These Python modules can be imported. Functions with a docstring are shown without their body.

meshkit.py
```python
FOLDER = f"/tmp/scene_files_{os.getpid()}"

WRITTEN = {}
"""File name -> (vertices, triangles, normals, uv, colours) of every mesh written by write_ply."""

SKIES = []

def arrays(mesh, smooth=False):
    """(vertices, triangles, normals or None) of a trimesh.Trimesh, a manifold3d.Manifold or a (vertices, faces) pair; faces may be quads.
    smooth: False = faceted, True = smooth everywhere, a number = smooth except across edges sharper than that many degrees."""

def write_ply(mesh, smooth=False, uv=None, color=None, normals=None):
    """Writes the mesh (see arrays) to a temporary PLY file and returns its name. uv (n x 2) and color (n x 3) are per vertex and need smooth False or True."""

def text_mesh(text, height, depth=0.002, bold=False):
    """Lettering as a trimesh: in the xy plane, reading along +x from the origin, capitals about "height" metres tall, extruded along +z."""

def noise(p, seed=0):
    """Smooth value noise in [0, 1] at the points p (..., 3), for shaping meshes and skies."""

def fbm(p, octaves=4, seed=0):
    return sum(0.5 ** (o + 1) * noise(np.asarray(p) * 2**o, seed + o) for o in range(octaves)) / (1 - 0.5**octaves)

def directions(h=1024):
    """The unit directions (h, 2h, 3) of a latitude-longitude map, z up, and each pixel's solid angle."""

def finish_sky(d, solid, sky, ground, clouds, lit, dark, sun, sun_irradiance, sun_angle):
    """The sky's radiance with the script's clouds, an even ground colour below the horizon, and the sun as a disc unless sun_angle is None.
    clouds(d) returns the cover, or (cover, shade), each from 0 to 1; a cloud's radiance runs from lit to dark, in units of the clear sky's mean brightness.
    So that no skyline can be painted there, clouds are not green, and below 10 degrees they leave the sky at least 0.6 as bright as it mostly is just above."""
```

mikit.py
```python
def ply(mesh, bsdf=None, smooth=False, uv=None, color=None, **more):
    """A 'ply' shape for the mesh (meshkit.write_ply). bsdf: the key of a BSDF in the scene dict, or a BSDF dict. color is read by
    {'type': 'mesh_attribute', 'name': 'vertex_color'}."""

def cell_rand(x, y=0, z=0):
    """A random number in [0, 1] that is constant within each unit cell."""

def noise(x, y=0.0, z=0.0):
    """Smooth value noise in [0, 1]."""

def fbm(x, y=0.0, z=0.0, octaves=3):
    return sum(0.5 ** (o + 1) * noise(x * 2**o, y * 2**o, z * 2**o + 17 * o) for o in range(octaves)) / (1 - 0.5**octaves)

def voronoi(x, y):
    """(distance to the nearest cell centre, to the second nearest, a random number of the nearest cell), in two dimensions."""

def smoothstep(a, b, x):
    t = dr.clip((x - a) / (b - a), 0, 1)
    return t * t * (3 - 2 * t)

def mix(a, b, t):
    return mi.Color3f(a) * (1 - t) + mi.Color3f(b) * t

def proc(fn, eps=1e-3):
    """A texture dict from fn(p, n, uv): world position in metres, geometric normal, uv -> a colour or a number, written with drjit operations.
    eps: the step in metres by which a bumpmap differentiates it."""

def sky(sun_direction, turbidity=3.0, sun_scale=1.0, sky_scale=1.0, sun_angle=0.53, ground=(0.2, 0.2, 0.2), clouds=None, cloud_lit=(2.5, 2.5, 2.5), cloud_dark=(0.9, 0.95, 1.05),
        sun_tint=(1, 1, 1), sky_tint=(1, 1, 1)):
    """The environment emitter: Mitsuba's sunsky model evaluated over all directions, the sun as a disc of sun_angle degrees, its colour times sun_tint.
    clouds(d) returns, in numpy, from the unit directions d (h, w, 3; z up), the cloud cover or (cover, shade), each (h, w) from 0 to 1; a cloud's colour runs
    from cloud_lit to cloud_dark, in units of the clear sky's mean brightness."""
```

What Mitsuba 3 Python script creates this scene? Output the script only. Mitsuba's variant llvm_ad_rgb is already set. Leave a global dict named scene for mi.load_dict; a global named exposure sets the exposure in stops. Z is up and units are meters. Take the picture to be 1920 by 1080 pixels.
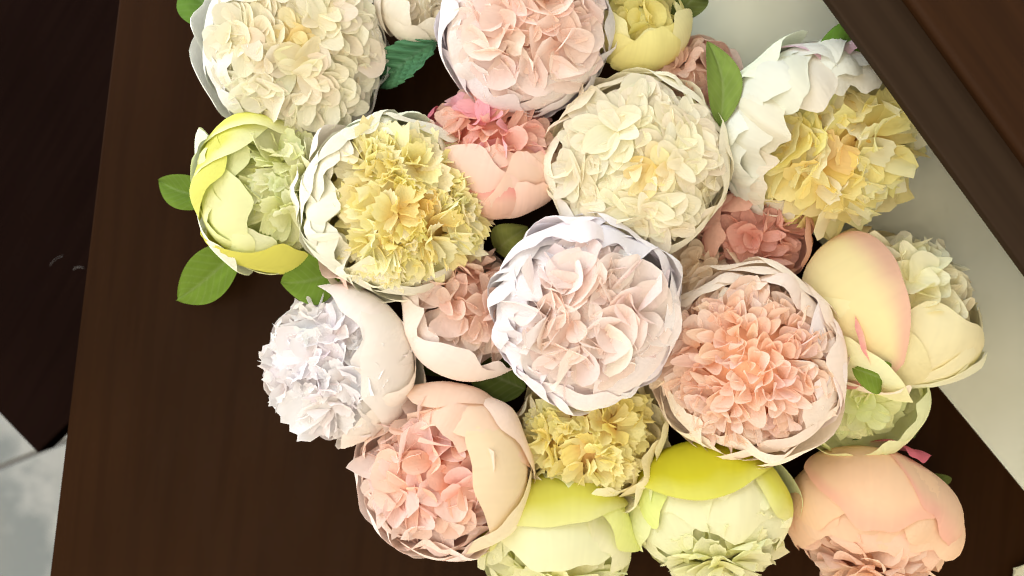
import math
import numpy as np
import trimesh
import mitsuba as mi
import drjit as dr
import mikit
import meshkit
from mikit import proc, noise, fbm, smoothstep, mix

T = mi.ScalarTransform4f
scene, labels = {}, {}

# ------------------------------------------------------------------ camera, light, exposure
CAM_H = 0.60
FPX = 1598.0                                   # focal length in units of 1/1920 of the picture width
scene['camera'] = {
    'type': 'thinlens', 'fov': 2 * math.degrees(math.atan(960 / FPX)), 'fov_axis': 'x',
    'near_clip': 0.01, 'far_clip': 30.0, 'aperture_radius': 0.0022, 'focus_distance': CAM_H - 0.10,
    'to_world': T().look_at(origin=[0, 0, CAM_H], target=[0, 0, 0], up=[0, 1, 0]),
}
exposure = 0.78


def rgb(c, s=1.0):
    return {'type': 'rgb', 'value': [float(x) * s for x in c]}


# a tall window to the upper left (cool daylight), an unseen warm overhead fill added to lift shade between petals, the dim room around
scene['window'] = {
    'type': 'rectangle', 'to_world': T().look_at(origin=[-1.45, 1.35, 1.35], target=[0.05, 0.0, 0.05], up=[0, 0, 1]) @ T().scale([0.95, 1.05, 1]),
    'bsdf': {'type': 'diffuse', 'reflectance': rgb([.5, .5, .5])},
    'emitter': {'type': 'area', 'radiance': rgb([0.88, 1.0, 1.14], 2.0)}}
labels['window'] = {'label': 'bright daylight window beyond the upper left of the table', 'category': 'window'}
scene['added_fill_lamp'] = {
    'type': 'rectangle', 'to_world': T().look_at(origin=[-0.55, -0.40, 1.9], target=[0.0, -0.05, 0.0], up=[0, 1, 0]) @ T().scale([0.6, 0.6, 1]),
    'bsdf': {'type': 'diffuse', 'reflectance': rgb([.5, .5, .5])},
    'emitter': {'type': 'area', 'radiance': rgb([1.0, 0.85, 0.68], 3.5)}}
labels['added_fill_lamp'] = {'label': 'added unseen warm square fill lamp above the lower left of the table', 'category': 'lamp'}
scene['room_light'] = {'type': 'constant', 'radiance': rgb([1.0, 0.91, 0.79], 0.56)}


# ------------------------------------------------------------------ helpers
def lin(c):
    c = np.asarray(c, float) / 255.0
    return np.where(c <= 0.04045, c / 12.92, ((c + 0.055) / 1.055) ** 2.4)


def at(px, py, z):
    """the point at height z that stands where the photograph shows (px, py)"""
    return np.array([(px - 960) / FPX * (CAM_H - z), (540 - py) / FPX * (CAM_H - z), z])


def unit(v):
    return v / (np.linalg.norm(v) + 1e-12)


def sstep(a, b, x):
    t = np.clip((x - a) / (b - a), 0, 1)
    return t * t * (3 - 2 * t)


def key_for(stem):
    if stem not in scene and stem not in KEYS:
        KEYS.add(stem)
        return stem
    i = 1
    while f'{stem}_{i:03d}' in scene or f'{stem}_{i:03d}' in KEYS:
        i += 1
    KEYS.add(f'{stem}_{i:03d}')
    return f'{stem}_{i:03d}'


KEYS = set()
COUNT = {}


def part_key(parent, name):
    n = COUNT.get((parent, name), 0)
    COUNT[(parent, name)] = n + 1
    return f'{parent}__{name}' + (f'_{n:03d}' if n else '')


_grid = {}


def grid(nu, nv):
    if (nu, nv) not in _grid:
        u, v = np.meshgrid(np.linspace(-1, 1, nu), np.linspace(0, 1, nv), indexing='ij')
        i, j = np.meshgrid(np.arange(nu - 1), np.arange(nv - 1), indexing='ij')
        q = np.stack([i * nv + j, (i + 1) * nv + j, (i + 1) * nv + j + 1, i * nv + j + 1], -1).reshape(-1, 4)
        _grid[(nu, nv)] = (u, v, q)
    return _grid[(nu, nv)]


def wobble(rng, u, v, fu, fv, k=4):
    """a smooth random field of about unit size"""
    out = 0
    for _ in range(k):
        out = out + rng.normal() * np.sin(rng.uniform(0.3, 1) * fu * u + rng.uniform(-1, 1) * fv * v + rng.uniform(0, 6.28))
    return out / math.sqrt(k) * 1.2


# ------------------------------------------------------------------ materials
PALETTE = []                                   # one row per petal or leaf: base, tip, edge colour, edge weight, vein scale, pattern
_TABLE = []


def lookup(i, k):
    if not _TABLE:
        _TABLE.append(mi.Float(np.array(PALETTE, np.float32).ravel()))
        dr.eval(_TABLE[0])
    return dr.gather(mi.Float, _TABLE[0], i * 12 + k)


def cloth_uv(uv):
    """a petal's number, and the place on it across (-1 to 1) and along (0 to 1)"""
    i = mi.UInt32(dr.clip(dr.floor(uv.x), 0, len(PALETTE) - 1))
    return i, (uv.x - dr.floor(uv.x) - 0.5) / 0.4, uv.y


def cloth_colour(p, n, uv):
    i, u, v = cloth_uv(uv)
    base, tip, edge = (mi.Color3f(lookup(i, k), lookup(i, k + 1), lookup(i, k + 2)) for k in (0, 3, 6))
    c = mix(base, tip, smoothstep(0.02, 0.60, v))
    e = dr.maximum(v, dr.abs(u) * smoothstep(0.2, 0.6, v) * 0.98)
    c = mix(c, edge, smoothstep(0.80, 1.0, e + 0.08 * (noise(u * 5, v * 5, mi.Float(i)) - 0.5)) * lookup(i, 9))
    s_ = lookup(i, 10)
    return c * (1 - 0.05 * noise(u * 26 * s_, v * 4, mi.Float(i) * 3.7))


def leaf_colour(p, n, uv):
    i, u, v = cloth_uv(uv)
    c = mi.Color3f(lookup(i, 0), lookup(i, 1), lookup(i, 2)) * (0.80 + 0.4 * fbm(u * 2.5, v * 5, mi.Float(i), 3))
    rib = dr.power(0.5 + 0.5 * dr.sin((v * 9 - dr.abs(u) * 2.2) * 6.2832), 6.0) * 0.10 + dr.exp(-dr.square(u / 0.07)) * 0.22
    return mix(c, mi.Color3f(lookup(i, 3), lookup(i, 4), lookup(i, 5)), rib)


def weave(p, n, uv):
    i, u, v = cloth_uv(uv)
    s_ = lookup(i, 10)
    return 0.6 * noise(u * 24 * s_, v * 4, mi.Float(i) * 1.3) + 0.4 * noise(u * 9 * s_, v * 8, mi.Float(i) * 2.1)


for name_, through in (('petal_cloth', 0.42), ('inner_cloth', 0.7)):
    scene[name_] = {'type': 'bumpmap', 'arbitrary': proc(weave, 2e-4), 'scale': 0.00032, 'bsdf': {
        'type': 'principledthin', 'base_color': proc(cloth_colour),
        'roughness': 0.8, 'diff_trans': through, 'sheen': 0.2, 'flatness': 0.4, 'eta': 1.3}}
scene['leaf_cloth'] = {
    'type': 'principledthin', 'base_color': proc(leaf_colour),
    'roughness': 0.6, 'diff_trans': 0.30, 'sheen': 0.2, 'eta': 1.35}
scene['core_cloth'] = {'type': 'twosided', 'bsdf': {'type': 'diffuse', 'reflectance': proc(cloth_colour)}}


def wood(base, vein, ang, rough, scale=1.0, spec=0.35):
    ca, sa = math.cos(ang), math.sin(ang)

    def colour(p, n, uv):
        a, b = p.x * ca + p.y * sa, -p.x * sa + p.y * ca
        g = fbm(a * 9 * scale, b * 160 * scale, p.z * 160, 3)
        f = noise(a * 45, b * 900)
        blotch = fbm(a * 7 + 3, b * 9 + 5, 0.0, 2)
        return mix(base, vein, dr.clip(0.75 * smoothstep(0.3, 0.75, g) + 0.25 * f, 0, 1)) * (0.75 + 0.5 * blotch)

    def rg(p, n, uv):
        a, b = p.x * ca + p.y * sa, -p.x * sa + p.y * ca
        return rough + 0.14 * (fbm(a * 20, b * 60, 1.0, 3) - 0.5) + 0.06 * noise(a * 300, b * 900)

    return {'type': 'twosided', 'bsdf': {'type': 'principled', 'base_color': proc(colour), 'roughness': proc(rg), 'specular': spec}}


scene['table_wood'] = wood((0.0225, 0.0088, 0.0027), (0.0185, 0.0070, 0.0021), math.radians(84), 0.36, 1.0, 0.024)
scene['ledge_wood'] = wood((0.032, 0.0190, 0.0105), (0.024, 0.0138, 0.0074), math.radians(-54), 0.5, 1.0, 0.05)
scene['moulding_wood'] = wood((0.034, 0.0135, 0.0045), (0.024, 0.0095, 0.0032), math.radians(-54), 0.5, 1.0, 0.06)
scene['bench_wood'] = wood((0.0080, 0.0036, 0.0026), (0.0064, 0.0028, 0.0021), math.radians(60), 0.75, 1.0, 0.01)


def paper_col(p, n, uv):
    return mix((0.60, 0.615, 0.47), (0.66, 0.67, 0.53), fbm(p.x * 40, p.y * 40, p.z * 40, 3))


scene['paper'] = {'type': 'twosided', 'bsdf': {'type': 'principled', 'base_color': proc(paper_col), 'roughness': 0.45, 'specular': 0.4}}


def tile_col(p, n, uv):
    c = mix((0.20, 0.225, 0.220), (0.37, 0.385, 0.365), smoothstep(0.3, 0.7, fbm(p.x * 16, p.y * 16, 0.0, 4)))
    return mix(c, (0.34, 0.30, 0.22), 0.35 * smoothstep(0.6, 0.8, fbm(p.x * 5 + 9, p.y * 5, 0.0, 3)))


scene['tile_stone'] = {'type': 'principled', 'base_color': proc(tile_col), 'roughness': 0.5, 'specular': 0.4}
scene['grout'] = {'type': 'diffuse', 'reflectance': rgb([0.20, 0.20, 0.19])}
scene['lint'] = {'type': 'twosided', 'bsdf': {'type': 'diffuse', 'reflectance': rgb([0.22, 0.21, 0.20])}}


# ------------------------------------------------------------------ the setting
def prism(poly, z0, z1, bevel=0.0):
    """a slab over a convex polygon (counter-clockwise), its upper edge rounded in three steps"""
    p = np.asarray(poly, float)
    cen = p.mean(0)
    rings = [(p, z0)]

    def inset(d):
        out = []
        n = len(p)
        for i in range(n):
            a, b, c = p[i - 1], p[i], p[(i + 1) % n]
            e1, e2 = unit(b - a), unit(c - b)
            n1, n2 = np.array([-e1[1], e1[0]]), np.array([-e2[1], e2[0]])
            m = (n1 + n2) / (1 + n1 @ n2)
            out.append(b + d * m)
        return np.array(out)

    if bevel:
        for k in range(6):
            t = k / 5 * math.pi / 2
            rings.append((inset(bevel * (1 - math.cos(t))), z1 - bevel * (1 - math.sin(t))))
    else:
        rings.append((p, z1))
    n = len(p)
    v = np.vstack([np.column_stack([r, np.full(n, z)]) for r, z in rings])
    f = []
    for k in range(len(rings) - 1):
        for i in range(n):
            j = (i + 1) % n
            a, b, c, d = k * n + i, k * n + j, (k + 1) * n + j, (k + 1) * n + i
            f += [[a, b, c], [a, c, d]]
    top = (len(rings) - 1) * n
    for i in range(1, n - 1):
        f += [[top, top + i, top + i + 1], [0, i + 1, i]]
    return trimesh.Trimesh(v, np.array(f), process=False)


FLOOR_Z = -0.72
# floor: square tiles with recessed joints
gang = math.radians(22)
gx, gy = np.array([math.cos(gang), math.sin(gang)]), np.array([-math.sin(gang), math.cos(gang)])
g0 = at(66, 850, FLOOR_Z)[:2]
scene['floor'] = mikit.ply(prism([[-5, -5], [5, -5], [5, 5], [-5, 5]], FLOOR_Z - 0.05, FLOOR_Z - 0.005), 'grout')
labels['floor'] = {'kind': 'structure', 'label': 'pale stone tiled floor below the table'}
TS, GAP = 0.45, 0.004
for i in range(-3, 3):
    for j in range(-3, 3):
        o = g0 + gx * (i * TS + 0.22) + gy * j * TS
        poly = [o + gx * GAP + gy * GAP, o + gx * (TS - GAP) + gy * GAP, o + gx * (TS - GAP) + gy * (TS - GAP), o + gx * GAP + gy * (TS - GAP)]
        scene[part_key('floor', 'tile')] = mikit.ply(prism(poly, FLOOR_Z - 0.012, FLOOR_Z, 0.003), 'tile_stone')

# dark bench beside the table, above the floor
BZ = -0.30
c0, c1 = at(68, 850, BZ)[:2], at(0, 779, BZ)[:2]
d1 = unit(c1 - c0)
d2 = np.array([d1[1], -d1[0]])
if d2[0] < 0:
    d2 = -d2
bench_poly = [c0, c0 + d2 * 0.50, c0 + d2 * 0.50 + d1 * 1.3, c0 + d1 * 1.3]
scene['bench__seat'] = mikit.ply(prism(bench_poly, BZ - 0.035, BZ, 0.004), 'bench_wood', smooth=25)
for (a, b) in ((0.04, 0.04), (0.42, 0.04), (0.42, 1.22), (0.04, 1.22)):
    o = c0 + d2 * a + d1 * b
    q = [o, o + d2 * 0.04, o + d2 * 0.04 + d1 * 0.04, o + d1 * 0.04]
    scene[part_key('bench', 'leg')] = mikit.ply(prism(q, FLOOR_Z, BZ - 0.035), 'bench_wood')
labels['bench'] = {'label': 'very dark low bench below the left edge of the table', 'category': 'bench'}

# table top: its left edge runs from (218, 0) to (90, 1080)
e0, e1 = at(222, 0, 0.0)[:2], at(92, 1080, 0.0)[:2]
ed = unit(e1 - e0)
en = np.array([-ed[1], ed[0]])
a0, a1 = e0 - ed * 0.5, e1 + ed * 0.5
tp = [a0, a1, a1 + en * 1.5, a0 + en * 1.5]
scene['table__top'] = mikit.ply(prism(tp, -0.032, 0.0, 0.0022), 'table_wood', smooth=25)
for (a, b) in ((0.05, 0.05), (0.05, 1.6), (1.36, 0.05), (1.36, 1.6)):
    o = a0 + en * a + ed * b
    q = [o, o + ed * 0.06, o + ed * 0.06 + en * 0.06, o + en * 0.06]
    scene[part_key('table', 'leg')] = mikit.ply(prism(q, FLOOR_Z, -0.032), 'table_wood')
labels['table'] = {'label': 'dark brown wooden table top with the fabric flowers piled on it', 'category': 'table'}

# pale sheet on the table, its lower edge from (1166, 0) to (1740, 700)
s0, s1 = at(1166, 0, 0.003)[:2], at(1742, 700, 0.003)[:2]
sd = unit(s1 - s0)
sn = np.array([-sd[1], sd[0]])
b0, b1 = s0 - sd * 0.35, s1 + sd * 0.35
nn = 40
rows = []
for k, off in enumerate(np.linspace(0, 0.24, nn)):
    lift = 0.0015 + 0.020 * sstep(0.02, 0.20, off) 
    line = np.linspace(0, 1, 30)[:, None]
    pts = b0 + (b1 - b0) * line + sn * off
    z = lift + 0.0012 * (meshkit.fbm(np.column_stack([pts * 14, pts[:, :1] * 0]), 3, 5) - 0.5)
    rows.append(np.column_stack([pts, z]))
pv = np.vstack(rows)
ii, jj = np.meshgrid(np.arange(nn - 1), np.arange(29), indexing='ij')
pq = np.stack([ii * 30 + jj, ii * 30 + jj + 1, (ii + 1) * 30 + jj + 1, (ii + 1) * 30 + jj], -1).reshape(-1, 4)
pf = np.vstack([pq[:, [0, 1, 2]], pq[:, [0, 2, 3]]])
pb = pv - [0, 0, 0.0012]
scene['paper_sheet'] = mikit.ply(trimesh.Trimesh(np.vstack([pv, pb]), np.vstack([pf, pf[:, ::-1] + len(pv)]), process=False), 'paper', smooth=40)
labels['paper_sheet'] = {'label': 'pale cream sheet lying on the table along the dark wooden ledge', 'category': 'paper sheet'}

# dark wooden ledge above the sheet: edge from (1555, 0) to (1920, 500), then a raised moulding from (1705, 0)
LZ = 0.145
l0, l1 = at(1555, 0, LZ)[:2], at(1920, 502, LZ)[:2]
ld = unit(l1 - l0)
ln = np.array([-ld[1], ld[0]])
k0, k1 = l0 - ld * 0.35, l1 + ld * 0.45
scene['wooden_ledge__board'] = mikit.ply(prism([k0, k1, k1 + ln * 0.30, k0 + ln * 0.30], LZ - 0.006, LZ, 0.0012), 'ledge_wood', smooth=25)
m0 = at(1705, 0, LZ + 0.006)[:2]
moff = float((m0 - l0) @ ln)
scene['wooden_ledge__moulding'] = mikit.ply(prism([k0 + ln * moff, k1 + ln * moff, k1 + ln * 0.30, k0 + ln * 0.30], LZ + 0.0002, LZ + 0.007, 0.004), 'moulding_wood', smooth=25)
scene['wooden_ledge__back_panel'] = mikit.ply(prism([k0 + ln * 0.28, k1 + ln * 0.28, k1 + ln * 0.298, k0 + ln * 0.298], 0.0, LZ - 0.006), 'ledge_wood')
labels['wooden_ledge'] = {'label': 'dark brown wooden ledge with a grooved redder moulding at the right', 'category': 'ledge'}


# lint threads on the bench
def tube(pts, r, sides=6):
    p = np.asarray(pts, float)
    t = np.gradient(p, axis=0)
    t /= np.linalg.norm(t, axis=1, keepdims=True)
    a = np.cross(t, [0, 0, 1.0])
    a /= np.linalg.norm(a, axis=1, keepdims=True) + 1e-9
    b = np.cross(t, a)
    ang = np.arange(sides) * 2 * np.pi / sides
    v = p[:, None] + r * (np.cos(ang)[None, :, None] * a[:, None] + np.sin(ang)[None, :, None] * b[:, None])
    i, j = np.meshgrid(np.arange(len(p) - 1), np.arange(sides), indexing='ij')
    q = np.stack([i * sides + j, i * sides + (j + 1) % sides, (i + 1) * sides + (j + 1) % sides, (i + 1) * sides + j], -1).reshape(-1, 4)
    return v.reshape(-1, 3), q


for (pa, pm, pb_), r, lab in (((at(138, 506, BZ + .002), at(145, 501, BZ + .004), at(157, 502, BZ + .002)), 0.00028, 'short white lint thread next to the left edge of the table'),
                              ((at(94, 498, BZ + .002), at(104, 486, BZ + .004), at(118, 480, BZ + .002)), 0.00015, 'faint curled lint thread on the dark bench, the farther one from the table edge')):
    tt = np.linspace(0, 1, 9)[:, None]
    pts = (1 - tt) ** 2 * pa + 2 * tt * (1 - tt) * (2 * pm - (pa + pb_) / 2) + tt ** 2 * pb_
    k = key_for('lint_thread')
    scene[k] = mikit.ply(tube(pts, r), 'lint', smooth=True)
    labels[k] = {'label': lab, 'category': 'lint'}


# ------------------------------------------------------------------ flowers
def dye(rng, cs, jit=0.03, vein=1.0, even=0.30):
    """a new palette row from (base, tip[, edge]) in sRGB; returns its number"""
    base, tip = lin(cs[0]), lin(cs[1])
    base = base * (1 - even) + tip * even
    m = (1 + rng.normal(0, jit)) * (1 + rng.normal(0, jit * 0.35, 3))
    edge = lin(cs[2]) if len(cs) > 2 and cs[2] is not None else tip
    PALETTE.append([*np.clip(base * m, 0, 0.92), *np.clip(tip * m, 0, 0.92), *edge, 0.85 if len(cs) > 2 else 0.0, vein, 0.0])
    return len(PALETTE) - 1


def cloth_map(i, u, v):
    return np.column_stack([(i + 0.5 + 0.4 * u).ravel(), v.ravel()])


class Flower:
    def __init__(self, px, py, rpx, z, tilt=0, to=0, label='', seed=0, sq=0.80, category='peony'):
        self.key = key_for('peony')
        labels[self.key] = {'label': label, 'category': category}
        self.rng = np.random.default_rng(1000 + seed)
        self.o = at(px, py, z)
        self.R = rpx / FPX * (CAM_H - z)
        self.sq = sq
        V = unit(np.array([0, 0, CAM_H]) - self.o)
        ex = unit(np.array([1.0, 0, 0]) - V[0] * V)
        ey = np.cross(V, ex)
        t, d = math.radians(tilt), math.radians(to)
        A = math.cos(t) * V + math.sin(t) * (math.cos(d) * ex + math.sin(d) * ey)
        X = unit(ex - (ex @ A) * A)
        self.M = np.stack([X, np.cross(A, X), A], 1)

    def put(self, name, v, q, uv, bsdf='petal_cloth'):
        w = v.reshape(-1, 3) @ self.M.T * self.R + self.o
        low = w[:, 2] < 0.0008                      # nothing sinks into the table
        w[low, 2] = 0.0008 + 0.04 * (w[low, 2] - 0.0008) * 0
        k = part_key(self.key, name)
        scene[k] = mikit.ply((w, q), bsdf, smooth=True, uv=uv)
        return k

    def petal(self, phi, cs, R=1.0, a1=100, hw=42, a0=8, flare=0.0, ruf=0.03, sc=0.05, roll=0.05, lean=0.0, droop=0.0, name='petal', n=19, dome=0.20, point=0.0, pleat=0.010):
        """one cup petal on the shell of radius R, reaching from polar angle a0 to a1 (from the bottom), half-width hw degrees"""
        rng = self.rng
        u, v, q = grid(n, n)
        s1, s2 = rng.uniform(0, 6.28, 2)
        vmax = 1 - 0.20 * np.abs(u) ** 3 - dome * u ** 2 - point * np.abs(u) + sc * (0.6 * np.sin(u * rng.uniform(4, 6) + s1) + 0.3 * np.sin(u * rng.uniform(9, 13) + s2))
        vv = v * vmax / max(vmax.max(), 1e-6)
        a = np.radians(a0 + (a1 - a0) * vv)
        wid = 0.30 + 0.70 * sstep(0, 0.55, vv)
        wid = wid * (1 - 0.16 * sstep(0.65, 1.0, vv))
        side = rng.choice([-1, 1])
        rad = R * (1 + 0.035 * side * u + ruf * sstep(0.15, 1, vv) * (wobble(rng, u, vv, 7, 4) + 0.6 * np.abs(u) ** 2 * wobble(rng, u, vv, 3, 9)))
        rad = rad + pleat * sstep(0.15, 0.9, vv) * wobble(rng, u, vv, 10, 1.5, 5)
        rad = rad + flare * sstep(0.55, 1, vv) ** 1.5 - roll * sstep(0.82, 1, vv) ** 2
        r = rad * np.sin(a)
        z = -self.sq * rad * np.cos(a) - droop * sstep(0.3, 1, vv)
        arc = u * math.radians(hw) * R * wid
        th = math.radians(phi) + arc / np.maximum(r, 0.40 * R) + lean * vv
        P = np.stack([r * np.cos(th), r * np.sin(th), z], -1)
        return self.put(name, P, q, cloth_map(dye(rng, cs), u, v))

    def ring(self, n, cs, R=1.0, a1=100, hw=42, phi0=0.0, jit=9, arc=360, **kw):
        self.rim = cs
        for k in range(n):
            ph = phi0 + (k + 0.5) * arc / n + self.rng.uniform(-jit, jit)
            self.petal(ph, cs, R * (1 + self.rng.uniform(-0.035, 0.035)), a1 + self.rng.uniform(-8, 8), hw * self.rng.uniform(0.9, 1.12), **kw)

    def heart(self, n, cs, rd=0.72, hd=0.78, z0=-0.12, L=0.36, W=0.15, al=(22, 72), tmax=92, eye=(0, 0), ruf=0.10, serr=0.0, cup=0.35, curl=0.25, twist=18, lobes=0, jit=0.04, core=None, tip=0.30, lump=0.0, scatter=25, even=0.45, frq=4.0, rim=0.75, shift=(0, 0), grow=0.5, eyecol=None, tufts=0, tmix=0.7):
        """the filled middle of small petals, shingled from a pole (eye = tilt and direction) down to the rim"""
        rng = self.rng
        m = trimesh.creation.icosphere(2)
        cv = np.array(m.vertices) * [rd * 0.80, rd * 0.80, hd * 0.74] + [shift[0], shift[1], z0 - 0.03]
        self.put('core', cv, np.array(m.faces), cloth_map(dye(rng, (core or cs[0][1], cs[0][1])), cv[:, 0] * 0, cv[:, 0] * 0), 'core_cloth')
        et, ed_ = math.radians(eye[0]), math.radians(eye[1])
        axis = np.array([math.sin(et) * math.cos(ed_), math.sin(et) * math.sin(ed_), math.cos(et)])
        ax = unit(np.cross([0, 1, 0], axis)) if abs(axis[1]) < 0.9 else np.array([1.0, 0, 0])
        ay = np.cross(axis, ax)
        ld_ = rng.uniform(0, 6.28, 3)
        tm = math.radians(tmax)
        cen = []
        for k in range(tufts):
            th = math.acos(1 - (k + 0.6) / tufts * (1 - math.cos(tm * 0.9))) + rng.normal(0, 0.08)
            ph = k * 2.39996 + ld_[0] + rng.normal(0, 0.25)
            cen.append(axis * math.cos(th) + (ax * math.cos(ph) + ay * math.sin(ph)) * math.sin(th))
        cen = np.array(cen)
        for k in range(n):
            th = math.acos(1 - (k + 0.5) / n * (1 - math.cos(tm)))
            ph = k * 2.39996 + rng.normal(0, 0.12)
            th = max(0.02, th + rng.normal(0, 0.035))
            if lobes:
                ph = ph + 0.22 * math.sin(lobes * ph + ld_[0])
            S = axis * math.cos(th) + (ax * math.cos(ph) + ay * math.sin(ph)) * math.sin(th)
            tdir = -axis * math.sin(th) + (ax * math.cos(ph) + ay * math.sin(ph)) * math.cos(th)
            bump = 1 + lump * math.sin(3.1 * S[0] * 2 + ld_[1]) * math.cos(2.7 * S[1] * 2 + ld_[2])
            if S[2] < -0.25:
                continue
            P = np.array([rd * S[0], rd * S[1], hd * S[2]]) * bump + [shift[0], shift[1], z0]
            nn_ = unit(np.array([S[0] / rd, S[1] / rd, S[2] / hd]))
            tt_ = unit(tdir * [rd, rd, hd] - nn_ * (tdir * [rd, rd, hd] @ nn_))
            x = min(th / tm, 1.0)
            if tufts:                                # petals bunch into tufts that fan out from their own middles
                d2 = np.linalg.norm(cen - S, axis=1)
                near = int(np.argmin(d2))
                away = S - cen[near]
                away = away - nn_ * (away @ nn_)
                reach = 1.5 / math.sqrt(tufts)
                tt_ = unit(unit(away) * tmix + tt_ * (1 - tmix))
                P = P + nn_ * 0.10 * (1 - min(d2[near] / reach, 1.0) ** 2) * tmix
                x_al = min(d2[near] / reach, 1.0) * tmix + x * (1 - tmix)
            else:
                x_al = x
            sc_ = math.radians(rng.normal(0, scatter))
            tt_ = tt_ * math.cos(sc_) + np.cross(nn_, tt_) * math.sin(sc_)
            a = math.radians(al[0] + (al[1] - al[0]) * (1 - x_al) ** 1.1 + rng.normal(0, 7))
            d = math.cos(a) * tt_ + math.sin(a) * nn_
            f = math.cos(a) * nn_ - math.sin(a) * tt_
            b = np.cross(f, d)
            tw = math.radians(rng.normal(0, twist))
            b, f = b * math.cos(tw) + f * math.sin(tw), f * math.cos(tw) - b * math.sin(tw)
            l = L * math.exp(rng.normal(0, 0.17)) * (0.92 - 0.4 * grow + 0.8 * grow * x)
            w = W * math.exp(rng.normal(0, 0.24)) * (0.95 - 0.4 * grow + 0.8 * grow * x)
            u, v, q = grid(8 if serr or ruf > 0.12 else 7, 7)
            vm = 1 - tip * np.abs(u) ** 2.2 + rng.uniform(-0.06, 0.06) * u
            if serr:
                vm = vm + serr * np.where(np.arange(u.shape[0])[:, None] % 2 == 0, 1, -1) * rng.uniform(0.4, 1.3, (u.shape[0], 1))
            vv = v * vm
            wid = w * (0.45 + 0.55 * sstep(0, 0.6, v))
            off = cup * w * u ** 2 * sstep(0.1, 0.8, v) + curl * l * np.clip(v - 0.2, 0, 1) ** 2 + ruf * w * 1.6 * v ** 1.3 * wobble(rng, u, v, frq, 3)
            Q = P + d * ((vv - 0.45) * l)[..., None] + b * (u * wid)[..., None] + f * off[..., None]
            cc = cs[int(rng.integers(len(cs)))] if len(cs) > 1 else cs[0]
            rw = rim * sstep(0.35, 0.95, x)
            if eyecol is not None:
                ew = 1 - sstep(0.06, 0.22, x)
                cc = [tuple(np.array(cc[m]) * (1 - ew * g_) + np.array(eyecol) * ew * g_) for m, g_ in ((0, 1.0), (1, 0.55))]
            cc = [tuple(np.array(cc[m]) * (1 - rw) + np.array(self.rim[m]) * rw) for m in (0, 1)]
            self.put('inner_petal', Q, q, cloth_map(dye(rng, cc, jit, 0.35, even), u, v), 'inner_cloth')

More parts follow.
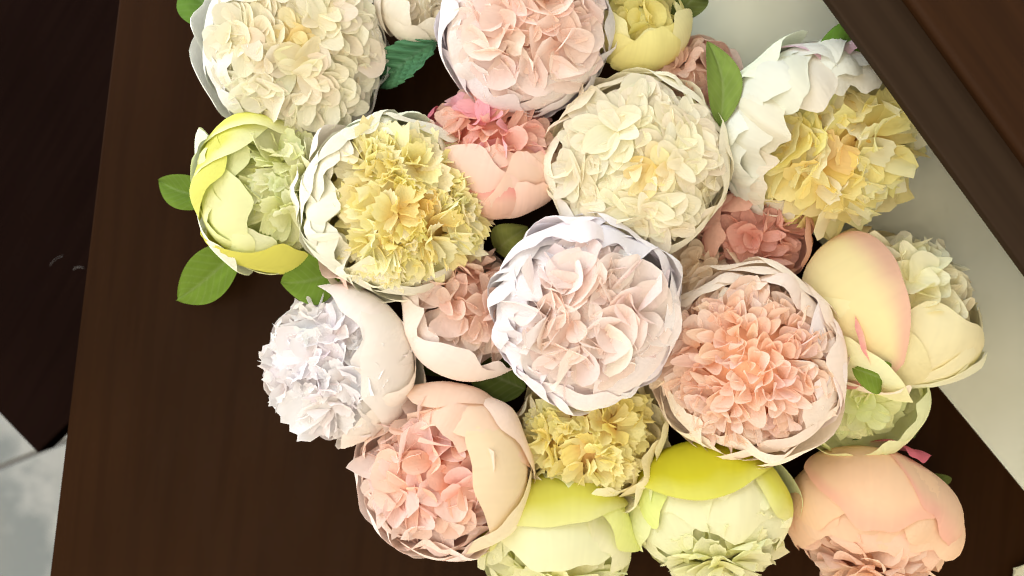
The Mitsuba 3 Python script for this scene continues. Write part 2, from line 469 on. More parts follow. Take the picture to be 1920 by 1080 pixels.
    def leaf(self, pb, pt, w, zb, zt, col=(72, 118, 34), arch=0.012, side=0.0, fold=0.25, veins=0.0, tipw=0.8, lab=None):
        """a pointed leaf from pixel pb at height zb to pixel pt at height zt, w pixels wide"""
        rng = self.rng
        B, E = at(*pb, zb), at(*pt, zt)
        u, v, q = grid(15, 25)
        ax = unit(E - B)
        up = unit(np.array([0, 0, 1.0]) - ax[2] * ax)
        sd_ = np.cross(ax, up)
        L = np.linalg.norm(E - B)
        W = w / 2 / FPX * (CAM_H - (zb + zt) / 2)
        prof = np.sin(np.pi * np.clip(v, 0, 1) ** tipw) ** 0.8 * 0.97 + 0.03 * (1 - v)
        h = arch * np.sin(np.pi * v) + fold * W * np.abs(u) * prof + 0.0012 * wobble(rng, u, v, 4, 6)
        if veins:
            h = h + veins * np.abs(np.sin((v * 7 - np.abs(u) * 1.6) * np.pi))
        h = h - 0.0006 * np.exp(-(u / 0.08) ** 2)
        bend = side * L * np.sin(np.pi * v)
        P = B + ax * (v * L)[..., None] + sd_ * (u * W * prof + bend)[..., None] + up * h[..., None]
        P[..., 2] = np.maximum(P[..., 2], 0.001 + 0.0004 * np.abs(u))
        num = dye(rng, (col, tuple(min(255, x * 0.6 + 80) for x in col)), 0.03, 1.0, 0.0)
        k = part_key(self.key, 'leaf')
        scene[k] = mikit.ply((P.reshape(-1, 3), q), 'leaf_cloth', smooth=True, uv=cloth_map(num, u, v))
        if lab:
            labels[k] = {'label': lab}


LOW, MID, TOP = 0.050, 0.066, 0.082
WHITE = ((230, 228, 210), (231, 232, 226))
LAV = ((234, 220, 214), (233, 229, 232))
CREAM = ((242, 232, 188), (244, 239, 218))
CREAM2 = ((241, 226, 172), (243, 237, 212))

# 1 -- white and cream peony at the upper left
f = Flower(562, 92, 172, MID, 12, 15, 'large white peony with a flat cream middle, at the upper left edge of the pile', 1)
f.ring(6, WHITE, 1.0, 106, 44, 20, sc=0.07, ruf=0.04)
f.petal(200, WHITE, 1.08, 84, 34, flare=0.08)
f.petal(158, WHITE, 1.06, 86, 36, flare=0.06)
f.petal(235, WHITE, 1.08, 84, 36, flare=0.04)
f.ring(6, WHITE, 0.98, 114, 44, 50, sc=0.08)
f.ring(6, WHITE, 0.93, 118, 42, 10, sc=0.08, ruf=0.045)
f.ring(6, ((240, 234, 206), (242, 240, 226)), 0.89, 128, 38, 40, sc=0.08, ruf=0.055)
f.heart(300, [CREAM, CREAM2], rd=0.78, hd=0.36, z0=0.17, L=0.38, W=0.115, al=(0, 32), tmax=80, eye=(12, 150), ruf=0.10, scatter=30, twist=13, eyecol=(241, 222, 140), cup=0.25, curl=0.12, core=(236, 222, 160), tufts=6, tmix=0.55)
f.leaf((420, 55), (352, -35), 95, 0.05, 0.02, (92, 124, 52), arch=0.006)

# 2 -- blush peony at the top
f = Flower(985, 50, 166, TOP, 10, 40, 'blush pink peony with pale lavender outer petals at the top centre', 2)
f.ring(6, LAV, 1.0, 106, 44, 0, sc=0.07, ruf=0.04)
f.petal(-42, LAV, 1.05, 86, 40, flare=0.04, sc=0.08)
f.ring(6, LAV, 0.98, 115, 44, 30, sc=0.08)
f.ring(6, ((238, 222, 212), (237, 230, 228)), 0.93, 120, 42, 0, sc=0.08, ruf=0.045)
f.ring(6, ((240, 220, 207), (239, 230, 225)), 0.88, 130, 38, 30, sc=0.08, ruf=0.055)
f.ring(5, ((245, 222, 208), (245, 232, 226)), 0.83, 139, 34, 60, ruf=0.06, sc=0.08)
f.petal(-60, ((245, 228, 218), (245, 236, 230)), 0.93, 138, 50, ruf=0.025)
f.heart(110, [((244, 192, 164), (249, 223, 209)), ((245, 204, 182), (249, 228, 218))], rd=0.60, hd=0.34, z0=0.20, L=0.42, W=0.21, grow=0.8, al=(6, 58), tmax=78, ruf=0.11, twist=12, scatter=36, cup=0.28, curl=0.12, lump=0.05, core=(242, 196, 164), eye=(8, 120), tufts=6, tmix=0.8)

# 3 -- yellow bud behind it
f = Flower(1196, 45, 96, LOW + 0.012, 50, 75, 'pale yellow tulip shaped peony bud right of the top blush peony', 3)
YB = ((218, 200, 96), (238, 230, 156))
f.ring(5, YB, 1.0, 125, 50, 0, sc=0.03)
f.petal(-70, YB, 1.04, 135, 46, sc=0.03)
f.petal(-20, ((224, 210, 100), (240, 236, 180)), 1.05, 140, 46, sc=0.03)
f.ring(5, ((224, 210, 100), (240, 236, 180)), 0.9, 140, 46, 40, sc=0.03)
f.heart(40, [YB], rd=0.5, hd=0.6, L=0.4, W=0.2, tufts=3, tmix=0.6)
f.leaf((1262, 40), (1320, -20), 60, 0.05, 0.045, (85, 94, 47))

# 4 -- off-white petals between 1 and 2
f = Flower(786, 8, 84, LOW, 50, 60, 'off white peony half hidden between the top two large flowers', 4)
OW = ((226, 216, 190), (238, 232, 216))
f.ring(5, OW, 1.0, 112, 50, 0)
f.ring(5, OW, 0.92, 130, 48, 30)
f.heart(50, [OW], rd=0.55, hd=0.6, L=0.4, W=0.2, tufts=3, tmix=0.6)
f.leaf((822, 78), (722, 165), 70, 0.055, 0.030, (84, 134, 98), arch=0.012, veins=0.007, lab='bluish green leaf with deep embossed veins')

# 5 -- dusty pink peony under the ledge side
f = Flower(1300, 158, 98, LOW + 0.010, 30, 80, 'dusty pink peony with a green leaf across it, behind the cream peony', 5)
DP = ((222, 176, 150), (232, 202, 184))
f.ring(6, ((222, 190, 166), (235, 220, 206)), 1.0, 100, 44, 0, sc=0.09, flare=0.04)
f.ring(6, DP, 0.92, 118, 46, 30, sc=0.08)
f.petal(-90, DP, 1.0, 128, 56)
f.heart(70, [DP], rd=0.62, hd=0.6, L=0.4, W=0.16, al=(10, 50), tufts=4, tmix=0.6)
f.leaf((1350, 236), (1326, 76), 66, 0.088, 0.078, (114, 136, 65), arch=0.004, side=0.08, fold=0.5)

# 6 -- white and yellow peony at the right
f = Flower(1522, 256, 172, MID + 0.002, 40, -42, 'white peony with a large ragged yellow middle, tucked under the wooden ledge', 6)
W6 = ((208, 214, 146), (230, 234, 224))
f.ring(7, W6, 1.0, 96, 42, 30, sc=0.08, flare=0.02)
f.petal(178, ((200, 208, 126), (240, 241, 228)), 1.10, 90, 24, flare=0.05, sc=0.06)
f.petal(118, ((204, 212, 134), (236, 240, 220)), 1.12, 94, 32, sc=0.08)
f.petal(74, ((206, 206, 140), (238, 230, 228), (214, 170, 186)), 1.08, 104, 36)
for ph_, rr_, aa_ in ((70, 1.0, 112), (108, 1.02, 116), (146, 1.0, 114), (184, 1.01, 116), (222, 1.0, 112), (258, 1.02, 108)):
    f.petal(ph_, ((214, 218, 156), (231, 234, 222)), rr_, aa_, 40, sc=0.05, ruf=0.04, pleat=0.018, dome=0.08)
for ph_, rr_, aa_ in ((90, 0.97, 124), (128, 0.97, 128), (165, 0.98, 127), (203, 0.97, 124), (240, 0.97, 118)):
    f.petal(ph_, ((222, 220, 166), (232, 233, 218)), rr_, aa_, 38, sc=0.06, ruf=0.05, pleat=0.02, dome=0.08)
for ph_, rr_, aa_ in ((75, 0.92, 130), (112, 0.93, 137), (148, 0.92, 138), (186, 0.93, 134), (222, 0.92, 128)):
    f.petal(ph_, ((232, 220, 160), (234, 231, 212)) , rr_, aa_, 34, sc=0.07, ruf=0.05, pleat=0.022, dome=0.08)
Y6 = ((242, 214, 116), (248, 240, 186))
f.heart(150, [Y6, ((243, 222, 138), (248, 243, 208)), ((236, 190, 92), (247, 235, 164))], rd=0.66, hd=0.46, z0=0.04, shift=(0.22, -0.20), L=0.48, W=0.22, al=(2, 46), tmax=94, ruf=0.12, serr=0.04, tip=0.12, twist=16, scatter=48, core=(228, 150, 70), eyecol=(238, 190, 96), eye=(26, 138), lobes=2, rim=0.0, tufts=5, tmix=0.6)
f.leaf((1530, 112), (1612, 62), 66, 0.09, 0.085, (90, 126, 48))

# 7 -- lime green peony at the left
f = Flower(520, 360, 150, MID - 0.004, 34, 6, 'lime green peony with two leaves sticking out, at the left edge of the pile', 7)
LIME = ((198, 198, 60), (214, 216, 110), (232, 235, 190))
PLIME = ((214, 218, 110), (231, 234, 180))
f.ring(6, PLIME, 0.98, 100, 46, 20, sc=0.03)
f.petal(150, ((220, 226, 180), (230, 235, 212)), 1.12, 92, 18, flare=0.05, sc=0.12)
f.petal(228, ((224, 230, 196), (234, 238, 218)), 1.08, 98, 40, flare=0.05, point=0.25)
f.petal(100, LIME, 1.02, 132, 50, sc=0.02)
f.petal(130, LIME, 1.0, 124, 44, sc=0.02)
f.petal(165, ((208, 206, 64), (216, 218, 116)), 1.03, 112, 34, sc=0.02)
f.petal(258, ((200, 195, 44), (214, 212, 104)), 1.04, 134, 48)
f.ring(6, PLIME, 0.92, 122, 44, 0, sc=0.05)
f.petal(195, PLIME, 0.94, 132, 46, sc=0.04)
f.petal(235, ((212, 218, 110), (231, 236, 190)), 0.95, 130, 44, sc=0.04)
f.heart(150, [((224, 226, 146), (234, 237, 190)), ((226, 228, 156), (238, 240, 210))], rd=0.58, hd=0.52, z0=0.12, L=0.36, W=0.12, al=(10, 48), serr=0.05, tip=0.15, ruf=0.10, tufts=6, tmix=0.6)
f.leaf((412, 372), (297, 338), 66, 0.030, 0.018, (98, 124, 48), side=-0.06, arch=0.006)
f.leaf((452, 462), (331, 563), 92, 0.032, 0.010, (102, 129, 47), side=-0.05, arch=0.006)
f.leaf((640, 505), (526, 530), 96, 0.060, 0.062, (106, 134, 52), side=-0.08, arch=0.008)

# 8 -- yellow peony, centre left
f = Flower(742, 388, 174, TOP - 0.004, 14, 6, 'white peony with a bright yellow frilled middle, left of the centre', 8)
W8 = ((226, 224, 180), (231, 231, 214))
f.ring(6, W8, 1.0, 106, 44, 10, sc=0.07, ruf=0.04)
f.petal(172, ((236, 230, 214), (242, 240, 234)), 1.10, 92, 26, sc=0.03)
f.petal(140, ((236, 226, 216), (240, 232, 226)), 1.08, 92, 24)
f.petal(258, W8, 1.08, 90, 36, flare=0.03)
f.petal(236, ((238, 184, 174), (240, 212, 200)), 1.05, 84, 24)
f.ring(7, W8, 0.97, 113, 42, 0, sc=0.06, ruf=0.04)
f.ring(7, W8, 0.93, 118, 40, 25, sc=0.08, ruf=0.055)
f.ring(6, ((238, 234, 190), (242, 240, 222)), 0.88, 126, 36, 0, sc=0.09, ruf=0.065)
f.ring(5, W8, 0.86, 122, 38, 120, arc=200, sc=0.07, ruf=0.06)
f.ring(6, ((240, 234, 180), (243, 239, 214)), 0.85, 130, 38, 40, sc=0.09, ruf=0.06)
f.petal(48, ((240, 196, 140), (238, 180, 140), (226, 130, 110)), 0.84, 120, 15, ruf=0.06)
f.petal(0, ((236, 232, 176), (240, 234, 214)), 0.95, 122, 52, ruf=0.02)
f.petal(-45, ((236, 232, 176), (240, 236, 216)), 0.95, 118, 46, ruf=0.02)
Y8 = ((243, 214, 116), (249, 241, 188))
f.heart(250, [Y8, ((245, 224, 138), (249, 243, 208)), ((234, 182, 88), (248, 236, 164))], rd=0.64, hd=0.38, z0=0.12, shift=(0.10, 0.0), L=0.34, W=0.13, al=(14, 62), tmax=82, rim=0.35, ruf=0.15, serr=0.07, tip=0.12, twist=20, scatter=40, lobes=3, eyecol=(238, 196, 92), grow=0.75, lump=0.08, core=(232, 184, 84), tufts=6, tmix=0.75)

# 9 -- coral pink peony behind
f = Flower(925, 280, 136, LOW + 0.006, 50, 84, 'coral pink peony seen from its side, below the top blush peony', 9)
PK = ((241, 208, 178), (243, 213, 196))
f.ring(6, PK, 1.0, 108, 46, 0, sc=0.04)
f.petal(262, PK, 1.0, 128, 34, sc=0.08, ruf=0.05, pleat=0.02)
f.petal(286, PK, 1.06, 118, 36, sc=0.08, ruf=0.04, pleat=0.02)
f.petal(270, ((240, 212, 174), (242, 204, 184), (234, 160, 150)), 1.06, 108, 50, sc=0.03)
f.petal(305, PK, 1.02, 134, 50)
f.petal(250, PK, 1.03, 138, 52)
f.petal(280, PK, 0.98, 142, 44, sc=0.06)
f.petal(190, PK, 1.02, 122, 40)
f.petal(150, ((232, 156, 152), (228, 136, 150)), 1.04, 112, 24)
f.heart(150, [((240, 180, 150), (244, 204, 184)), ((240, 184, 160), (244, 208, 192)), ((240, 172, 148), (244, 200, 186)), ((236, 160, 160), (242, 190, 200))], rd=0.70, hd=0.56, z0=0.05, L=0.44, W=0.115, al=(12, 50), ruf=0.12, scatter=35, core=(226, 140, 116), tufts=4, tmix=0.5)

# 10 -- cream peony right of the centre
f = Flower(1195, 312, 172, TOP - 0.004, 6, 30, 'cream peony with fine radiating petals around a yellow eye, right of the coral pink one', 10)
C10 = ((236, 228, 194), (239, 234, 214))
f.ring(6, C10, 1.0, 106, 46, 0, sc=0.07, ruf=0.04)
f.petal(232, ((238, 233, 212), (242, 240, 233)), 1.03, 118, 54, sc=0.03)
f.petal(262, C10, 1.05, 98, 46, sc=0.03)
f.ring(6, C10, 0.97, 117, 44, 30, sc=0.06, ruf=0.04)
f.petal(60, C10, 1.0, 112, 54, sc=0.02, ruf=0.02)
f.heart(300, [((242, 230, 176), (243, 238, 214)), ((241, 231, 186), (243, 238, 210))], rd=0.76, hd=0.36, z0=0.15, L=0.40, W=0.105, al=(0, 24), eye=(8, -40), tmax=82, grow=0.4, eyecol=(242, 214, 118), ruf=0.08, tip=0.35, curl=0.06, cup=0.2, twist=14, scatter=24, lump=0.07, core=(232, 204, 100), tufts=5, tmix=0.6)

# 11 -- white blush peony in the centre, on top
f = Flower(1100, 586, 178, TOP + 0.012, 13, -40, 'white peony with a pale blush middle, topmost at the centre of the pile', 11)
W11 = ((236, 227, 225), (235, 232, 236))
f.ring(7, W11, 1.0, 106, 42, 10, sc=0.07, ruf=0.04)
f.ring(7, W11, 0.98, 113, 42, 35, sc=0.08, ruf=0.045)
f.ring(7, W11, 0.95, 121, 42, 0, sc=0.08, ruf=0.055)
f.ring(6, ((238, 226, 222), (237, 233, 236)), 0.90, 126, 40, 60, arc=240, sc=0.08, ruf=0.065)
f.ring(6, ((240, 225, 218), (239, 233, 235)), 0.85, 134, 36, 80, arc=220, sc=0.08, ruf=0.07)
f.ring(5, ((242, 224, 215), (241, 233, 232)), 0.80, 141, 32, 80, arc=200, sc=0.08, ruf=0.07)
f.petal(-50, ((245, 234, 226), (245, 238, 234)), 0.96, 146, 58, sc=0.05, ruf=0.025)
f.petal(-98, ((245, 234, 226), (245, 239, 236)), 0.98, 132, 46, sc=0.05, ruf=0.03)
f.petal(-5, ((245, 234, 228), (245, 239, 236)), 0.97, 134, 44, sc=0.05, ruf=0.03)
f.heart(110, [((245, 200, 178), (249, 228, 217)), ((245, 210, 194), (249, 233, 226))], rd=0.56, hd=0.34, z0=0.20, L=0.45, W=0.225, grow=0.8, al=(6, 58), tmax=78, ruf=0.11, twist=12, scatter=36, cup=0.28, curl=0.12, lump=0.06, core=(243, 204, 180), eye=(12, 150), tufts=6, tmix=0.8)

# 12 -- pale pink peony behind it
f = Flower(886, 580, 132, LOW + 0.006, 34, 50, 'small pale pink peony half hidden behind the white blush one', 12)
B12 = ((238, 220, 202), (240, 228, 218))
f.ring(6, B12, 1.0, 104, 46, 0, sc=0.06)
f.petal(250, B12, 1.06, 122, 54, sc=0.05)
f.petal(200, B12, 1.04, 116, 42, sc=0.06, point=0.2)
f.petal(130, B12, 1.02, 116, 42, sc=0.06)
f.heart(100, [((234, 184, 156), (240, 212, 196))], rd=0.64, hd=0.54, z0=0.05, L=0.42, W=0.14, al=(10, 48), ruf=0.12, tufts=5, tmix=0.7)
f.leaf((900, 640), (760, 690), 80, 0.030, 0.022, (87, 89, 35), arch=0.004)
f.leaf((800, 640), (770, 700), 70, 0.046, 0.030, (80, 92, 40), arch=0.004)
f.leaf((930, 470), (990, 425), 70, 0.045, 0.05, (117, 126, 65))

# 13 -- dull pink peony deep in the pile
f = Flower(1420, 450, 105, LOW - 0.006, 20, -40, 'dull pink peony deep in the shade between cream and peach flowers', 13)
D13 = ((222, 166, 142), (228, 184, 166))
f.ring(6, D13, 1.0, 104, 46, 0)
f.ring(6, D13, 0.92, 122, 46, 30)
f.heart(80, [((216, 148, 124), (228, 180, 164))], rd=0.6, hd=0.55, L=0.4, W=0.16, tufts=4, tmix=0.7)

# 14 -- pale peach sliver
f = Flower(1300, 522, 92, LOW - 0.006, 30, 100, 'pale peach peony sliver between the centre and the coral flower', 14)
D14 = ((232, 206, 170), (238, 222, 196))
f.ring(6, D14, 1.0, 116, 50, 0)
f.heart(50, [D14], rd=0.6, hd=0.6, L=0.4, W=0.18)

# 15 -- large coral hearted peony
f = Flower(1398, 682, 178, TOP, 9, 190, 'large blush peony with a dense coral middle, right of the centre', 15)
B15 = ((243, 222, 196), (243, 231, 216))
f.ring(6, B15, 1.0, 106, 48, 0, sc=0.07, ruf=0.04)
f.petal(90, B15, 1.10, 100, 44, sc=0.03)
f.petal(60, B15, 1.08, 102, 40, sc=0.03)
f.petal(255, B15, 1.10, 98, 46, sc=0.03)
f.petal(292, B15, 1.08, 100, 46, sc=0.03)
f.petal(205, B15, 1.07, 96, 42, sc=0.03)
f.petal(12, ((242, 204, 178), (241, 206, 190), (234, 158, 158)), 1.20, 98, 24, sc=0.02)
f.petal(0, ((240, 206, 178), (244, 235, 232)), 1.0, 114, 46, sc=0.04, ruf=0.04)
f.petal(20, ((240, 196, 168), (244, 235, 234)), 0.95, 120, 40, sc=0.05, ruf=0.05)
f.petal(-18, ((240, 196, 168), (244, 235, 234)), 0.93, 122, 38, sc=0.05, ruf=0.05)
f.petal(60, B15, 0.96, 118, 44, sc=0.05, ruf=0.04)
f.ring(6, B15, 0.98, 116, 44, 30, sc=0.07)
f.ring(6, B15, 0.94, 124, 42, 0, sc=0.08, ruf=0.05)
f.heart(285, [((244, 186, 140), (249, 222, 204)), ((245, 196, 156), (249, 227, 215)), ((243, 174, 124), (248, 215, 192))], rd=0.72, hd=0.46, z0=0.08, L=0.29, W=0.095, al=(18, 78), tmax=92, eye=(8, 0), ruf=0.11, cup=0.6, curl=0.2, even=0.45, tip=0.42, scatter=38, twist=28, grow=0.7, lump=0.05, rim=0.4, core=(241, 180, 132), tufts=5, tmix=0.5)

# 16 -- cream peach peony at the right edge
f = Flower(1672, 572, 156, LOW + 0.008, 66, 50, 'pale yellow peony turned away at the right, broad smooth petals and a ragged fringe', 16)
P16 = ((234, 216, 156), (240, 227, 178))
f.ring(7, P16, 1.0, 112, 46, 0, sc=0.09)
f.ring(8, ((236, 222, 160), (241, 231, 186)), 0.92, 128, 40, 20, sc=0.11, ruf=0.06, pleat=0.03)
f.petal(215, ((238, 218, 152), (240, 226, 170), (228, 178, 158)), 1.12, 146, 64, sc=0.02, ruf=0.020)
f.petal(300, ((234, 220, 160), (241, 231, 186)), 1.05, 140, 56, sc=0.05)
f.petal(345, ((234, 222, 164), (241, 234, 194)), 1.03, 132, 50, sc=0.07)
f.petal(120, ((234, 218, 160), (240, 228, 180)), 1.03, 132, 46, sc=0.06)
f.petal(20, ((232, 224, 160), (240, 234, 194)), 0.98, 130, 46, sc=0.08)
f.petal(258, ((238, 220, 156), (241, 229, 178)) , 1.10, 112, 54, sc=0.02, ruf=0.032)
for ph_ in (325, 350, 15, 42, 70):
    f.petal(ph_, ((232, 226, 166), (240, 236, 200)), 1.08, 100, 30, flare=0.06, sc=0.10)
f.petal(160, ((232, 206, 152), (236, 216, 170)), 1.06, 130, 48, sc=0.03)
f.petal(262, ((232, 220, 140), (241, 235, 186)), 1.22, 90, 40, flare=0.12, sc=0.03)
f.petal(340, ((226, 226, 160), (238, 237, 204)), 1.10, 108, 42, flare=0.08, sc=0.08)
f.petal(15, ((226, 220, 160), (238, 234, 200)), 1.06, 112, 40, flare=0.06, sc=0.08)
f.petal(282, ((234, 212, 180), (238, 226, 204)), 1.26, 84, 22, flare=0.10, point=0.3)
f.heart(100, [((243, 232, 176), (245, 240, 208))], rd=0.58, hd=0.56, z0=0.08, L=0.50, W=0.19, al=(14, 56), tip=0.45, ruf=0.1, tufts=4, tmix=0.6)
f.leaf((1600, 690), (1652, 712), 64, 0.098, 0.092, (106, 126, 47))

# 17 -- fluffy white peony lower left
f = Flower(632, 684, 146, MID, 22, 200, 'fluffy white peony with one broad smooth petal, lower left of the yellow hearted one', 17)
W17 = ((240, 230, 220), (243, 238, 235))
f.ring(6, W17, 0.98, 94, 46, 0, sc=0.05)
f.petal(8, ((242, 234, 223), (243, 237, 229)), 1.02, 146, 66, sc=0.03, ruf=0.032)
f.petal(-45, ((240, 234, 214), (243, 238, 227)), 1.03, 128, 50, sc=0.05)
f.petal(-15, ((236, 236, 214), (240, 240, 227)), 1.14, 88, 28, sc=0.08)
f.petal(20, ((242, 234, 223), (243, 237, 229)), 0.94, 152, 44, sc=0.06, ruf=0.04)
f.petal(-25, ((242, 234, 223), (243, 238, 231)), 0.97, 138, 44, sc=0.06, ruf=0.04)
f.ring(6, W17, 0.92, 112, 40, 100, arc=200, sc=0.09, ruf=0.06)
f.petal(60, ((242, 234, 223), (243, 237, 229)), 1.02, 132, 50, sc=0.04)
f.heart(210, [((242, 226, 220), (244, 241, 242)), ((241, 232, 229), (244, 242, 244))], rd=0.66, hd=0.50, z0=0.06, L=0.38, W=0.16, al=(6, 42), tmax=95, serr=0.04, tip=0.12, ruf=0.15, scatter=40, grow=0.6, eye=(26, 60), core=(236, 208, 198), tufts=9, tmix=0.7)

# 18 -- peach peony lower left
f = Flower(826, 882, 164, MID + 0.004, 14, 190, 'peach peony with smooth petals folded over its right half, lower left of the pile', 18)
P18 = ((242, 214, 190), (243, 226, 210))
f.ring(6, ((242, 221, 210), (243, 230, 223)), 1.0, 86, 46, 0, flare=0.03, sc=0.09)
f.petal(8, ((240, 218, 180), (241, 224, 190)), 0.99, 148, 64, sc=0.02, ruf=0.032)
f.petal(52, ((240, 208, 176), (241, 216, 188)), 0.98, 146, 52, sc=0.03)
f.petal(66, ((240, 206, 178), (241, 214, 190)), 0.93, 152, 40, sc=0.05, ruf=0.04)
f.petal(-12, ((240, 214, 184), (241, 220, 194)), 0.95, 140, 46, sc=0.05, ruf=0.03)
f.petal(84, ((240, 206, 178), (241, 214, 192)), 1.02, 134, 44, sc=0.03)
f.petal(36, P18, 1.05, 120, 48, sc=0.04)
f.petal(-40, ((232, 228, 170), (240, 227, 192)), 1.04, 118, 50, sc=0.04)
f.ring(5, ((242, 216, 202), (243, 228, 219)), 0.95, 108, 44, 120, arc=200, sc=0.05)
f.ring(5, ((242, 208, 190), (244, 222, 210)), 0.89, 116, 40, 140, arc=180, sc=0.06, ruf=0.05)
f.ring(4, ((243, 216, 202), (243, 229, 220)), 1.0, 112, 44, 165, arc=160, sc=0.09, ruf=0.05)
f.heart(110, [((243, 172, 132), (249, 210, 190)), ((244, 188, 168), (249, 216, 206))], rd=0.60, hd=0.42, z0=0.08, L=0.46, W=0.19, grow=0.95, al=(6, 56), ruf=0.12, cup=0.28, curl=0.12, twist=16, scatter=45, lump=0.06, core=(235, 146, 98), eye=(12, 20), tufts=7, tmix=0.8, even=0.3)
f.petal(112, ((232, 156, 146), (236, 182, 168)), 1.0, 106, 30)

# 19 -- yellow peony lower centre
f = Flower(1106, 812, 146, LOW + 0.006, 10, 80, 'cream peony with loose curled petals and a yellow middle, under the white blush one', 19)
C19 = ((232, 200, 156), (239, 232, 190))
f.ring(7, C19, 1.04, 88, 40, 0, flare=0.04, sc=0.08, ruf=0.05)
f.ring(7, ((230, 176, 140), (240, 233, 200)), 0.94, 106, 38, 25, sc=0.07, ruf=0.06)
f.ring(6, ((230, 176, 140), (240, 233, 196)), 0.88, 113, 36, 0, sc=0.07, ruf=0.07)
f.ring(5, ((236, 200, 150), (241, 233, 190)), 0.80, 118, 40, 0, sc=0.08, ruf=0.06)
f.petal(205, ((236, 204, 178), (239, 212, 186)), 1.06, 100, 34)
f.petal(180, ((238, 208, 182), (240, 216, 198)), 1.03, 110, 30)
Y19 = ((238, 208, 118), (244, 237, 178))
f.heart(170, [Y19, ((224, 172, 82), (242, 230, 150)), ((236, 208, 112), (244, 237, 176))], rd=0.58, hd=0.44, z0=0.04, L=0.36, W=0.13, al=(16, 68), rim=0.3, ruf=0.17, serr=0.05, tip=0.15, twist=22, scatter=40, lobes=3, lump=0.08, core=(212, 150, 64), tufts=5, tmix=0.8)
f.leaf((985, 730), (868, 676), 92, 0.052, 0.050, (70, 84, 38), arch=0.004)
f.leaf((1120, 955), (1200, 985), 64, 0.020, 0.018, (62, 85, 40), arch=0.004)
f.petal(300, ((218, 218, 140), (233, 233, 184)), 1.12, 86, 38)

# 20 -- lime peony at the bottom
f = Flower(1042, 1030, 150, LOW, 58, -88, 'lime green peony cut by the bottom edge, the left one of the bottom two', 20)
L20 = ((196, 194, 46), (212, 212, 92), (226, 227, 160))
PL20 = ((227, 225, 150), (235, 235, 192))
f.ring(7, PL20, 0.96, 112, 42, 0, sc=0.06)
f.petal(92, L20, 1.10, 112, 60, sc=0.02, ruf=0.012, pleat=0.004)
f.petal(150, L20, 1.02, 112, 42, sc=0.02)
f.petal(35, ((212, 220, 104), (226, 232, 154)), 1.06, 116, 46, sc=0.03)
f.petal(72, ((218, 224, 164), (230, 234, 190)), 1.12, 84, 30, sc=0.05)
f.petal(85, PL20, 0.95, 146, 62, sc=0.03)
f.ring(6, PL20, 0.92, 128, 46, 0, sc=0.06)
f.heart(90, [PL20], rd=0.6, hd=0.6, z0=0.0, L=0.44, W=0.15, al=(10, 50), serr=0.03, tip=0.12)

# 21 -- second lime peony
f = Flower(1336, 968, 146, LOW + 0.004, 60, -84, 'lime green peony with a bright yellow green petal on top, below the coral hearted one', 21)
f.ring(7, PL20, 0.97, 120, 44, 0, sc=0.08)
f.petal(96, ((192, 188, 30), (202, 200, 52), (216, 216, 110)), 1.13, 114, 62, sc=0.01, dome=0.34, ruf=0.010, pleat=0.004)
f.petal(30, L20, 1.03, 118, 42, sc=0.02)
f.petal(150, ((206, 212, 96), (221, 227, 144)), 1.04, 120, 42)
f.petal(2, ((218, 224, 164), (230, 234, 190)), 1.10, 100, 26, sc=0.05)
f.petal(165, ((216, 222, 146), (228, 232, 180)), 1.08, 120, 40, sc=0.04)
f.petal(80, PL20, 0.96, 150, 64, sc=0.08, ruf=0.02)
f.petal(130, PL20, 0.95, 148, 50, sc=0.08)
f.petal(40, PL20, 0.94, 148, 50, sc=0.08)
f.ring(7, PL20, 0.92, 136, 46, 0, sc=0.10)
f.heart(130, [PL20], rd=0.66, hd=0.7, z0=0.05, L=0.42, W=0.13, al=(8, 40), serr=0.04, tip=0.10)

# 22 -- peach peony bottom right
f = Flower(1628, 985, 148, LOW, 60, -95, 'plain peach peony turned away, at the bottom right beside the bare table', 22)
P22 = ((238, 202, 156), (241, 205, 170))
f.ring(7, P22, 0.98, 118, 46, 0, sc=0.04)
f.petal(118, ((239, 208, 154), (241, 206, 170)), 1.09, 126, 46, sc=0.05, ruf=0.022)
f.petal(78, ((239, 210, 154), (241, 207, 170), (236, 184, 158)), 1.13, 130, 50, sc=0.05, ruf=0.022)
f.petal(30, ((238, 202, 156), (241, 205, 170), (234, 180, 158)), 1.10, 118, 40, sc=0.06, ruf=0.03)
f.petal(140, P22, 1.03, 132, 50, sc=0.04)
f.petal(35, P22, 1.04, 132, 48, sc=0.05)
f.petal(56, ((230, 166, 146), (206, 112, 126)), 1.26, 66, 16, sc=0.03)
f.petal(110, P22, 1.0, 140, 46, sc=0.06, ruf=0.02)
f.petal(55, P22, 0.98, 144, 42, sc=0.06, ruf=0.02)
f.petal(75, ((239, 194, 160), (241, 205, 178)), 0.95, 152, 60, sc=0.05, ruf=0.02)
f.ring(6, ((239, 194, 160), (241, 205, 178)), 0.92, 138, 46, 0, sc=0.05)
f.heart(90, [((241, 206, 174), (243, 214, 190))], rd=0.62, hd=0.66, z0=0.05, L=0.44, W=0.16, al=(8, 45))
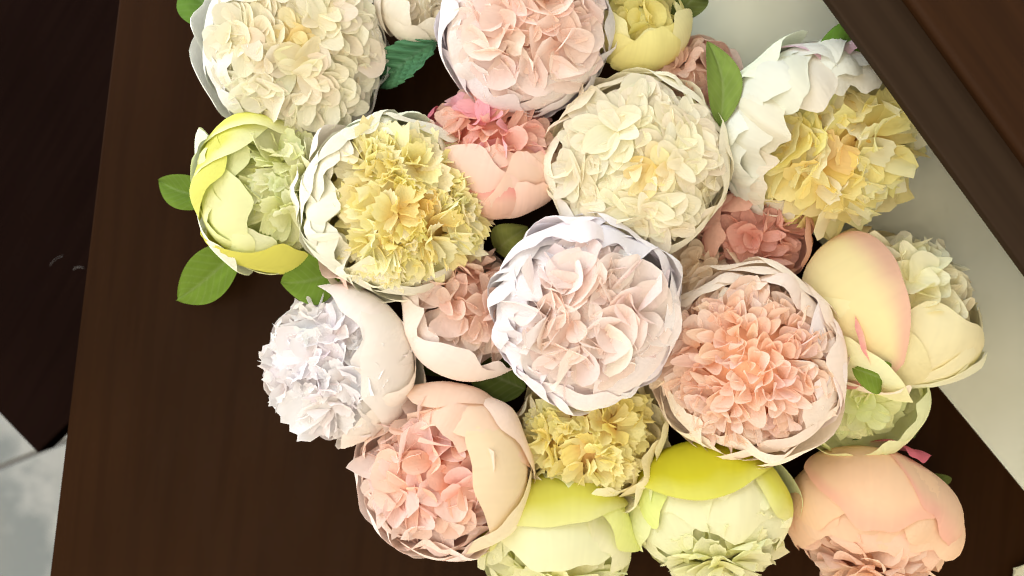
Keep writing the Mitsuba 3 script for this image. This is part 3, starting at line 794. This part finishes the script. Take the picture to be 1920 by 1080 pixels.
f.leaf((1712, 895), (1772, 908), 44, 0.030, 0.022, (91, 100, 48))

# 23 -- lime flower low under the coral one
f = Flower(1606, 738, 122, LOW + 0.010, 24, -62, 'pale lime green peony mostly hidden below the coral hearted and pale yellow ones', 23)
L23 = ((222, 227, 140), (232, 236, 186))
f.ring(6, L23, 1.0, 92, 48, 0, sc=0.09, flare=0.05)
f.ring(6, L23, 0.94, 112, 48, 30, sc=0.08)
f.petal(-70, L23, 1.02, 142, 62, sc=0.08)
f.petal(-35, L23, 1.04, 136, 52, sc=0.09)
f.petal(-105, L23, 1.06, 130, 52, sc=0.09)
f.petal(-100, L23, 1.22, 84, 34, sc=0.10, flare=0.06)
f.petal(-135, L23, 1.14, 88, 30, sc=0.10, flare=0.06)
f.heart(60, [L23], rd=0.52, hd=0.55, L=0.4, W=0.18)
f.leaf((1670, 745), (1742, 762), 40, 0.020, 0.014, (104, 126, 54), tipw=0.7)
f.leaf((1670, 775), (1714, 814), 34, 0.016, 0.010, (96, 110, 56), tipw=0.7)
f.leaf((1560, 862), (1660, 808), 60, 0.024, 0.030, (78, 104, 42))
f.leaf((1530, 850), (1600, 872), 60, 0.022, 0.024, (70, 100, 40))


# the tip of one more petal in the bottom right corner
key = key_for('loose_petal')
labels[key] = {'label': 'pale cream loose petal lying on the bare table in the bottom right corner', 'category': 'petal'}
u, v, q = grid(13, 13)
rg = np.random.default_rng(5)
tip_, root_ = at(1898, 1064, 0.004), at(2002, 1156, 0.003)
ax_ = unit(root_ - tip_)
sx_ = np.array([-ax_[1], ax_[0], 0])
wd = 0.022 * np.sqrt(np.clip(1 - (2 * v - 1) ** 2, 0, 1)) + 0.0005
P = tip_ + ax_ * (v * 0.05)[..., None] + sx_ * (u * wd)[..., None] + np.array([0, 0, 1.0]) * (0.004 * u ** 2 + 0.003 * np.sin(3 * v) + 0.0008)[..., None]
scene[key] = mikit.ply((P.reshape(-1, 3), q), 'petal_cloth', smooth=True, uv=cloth_map(dye(rg, ((226, 222, 190), (226, 224, 196))), u, v))
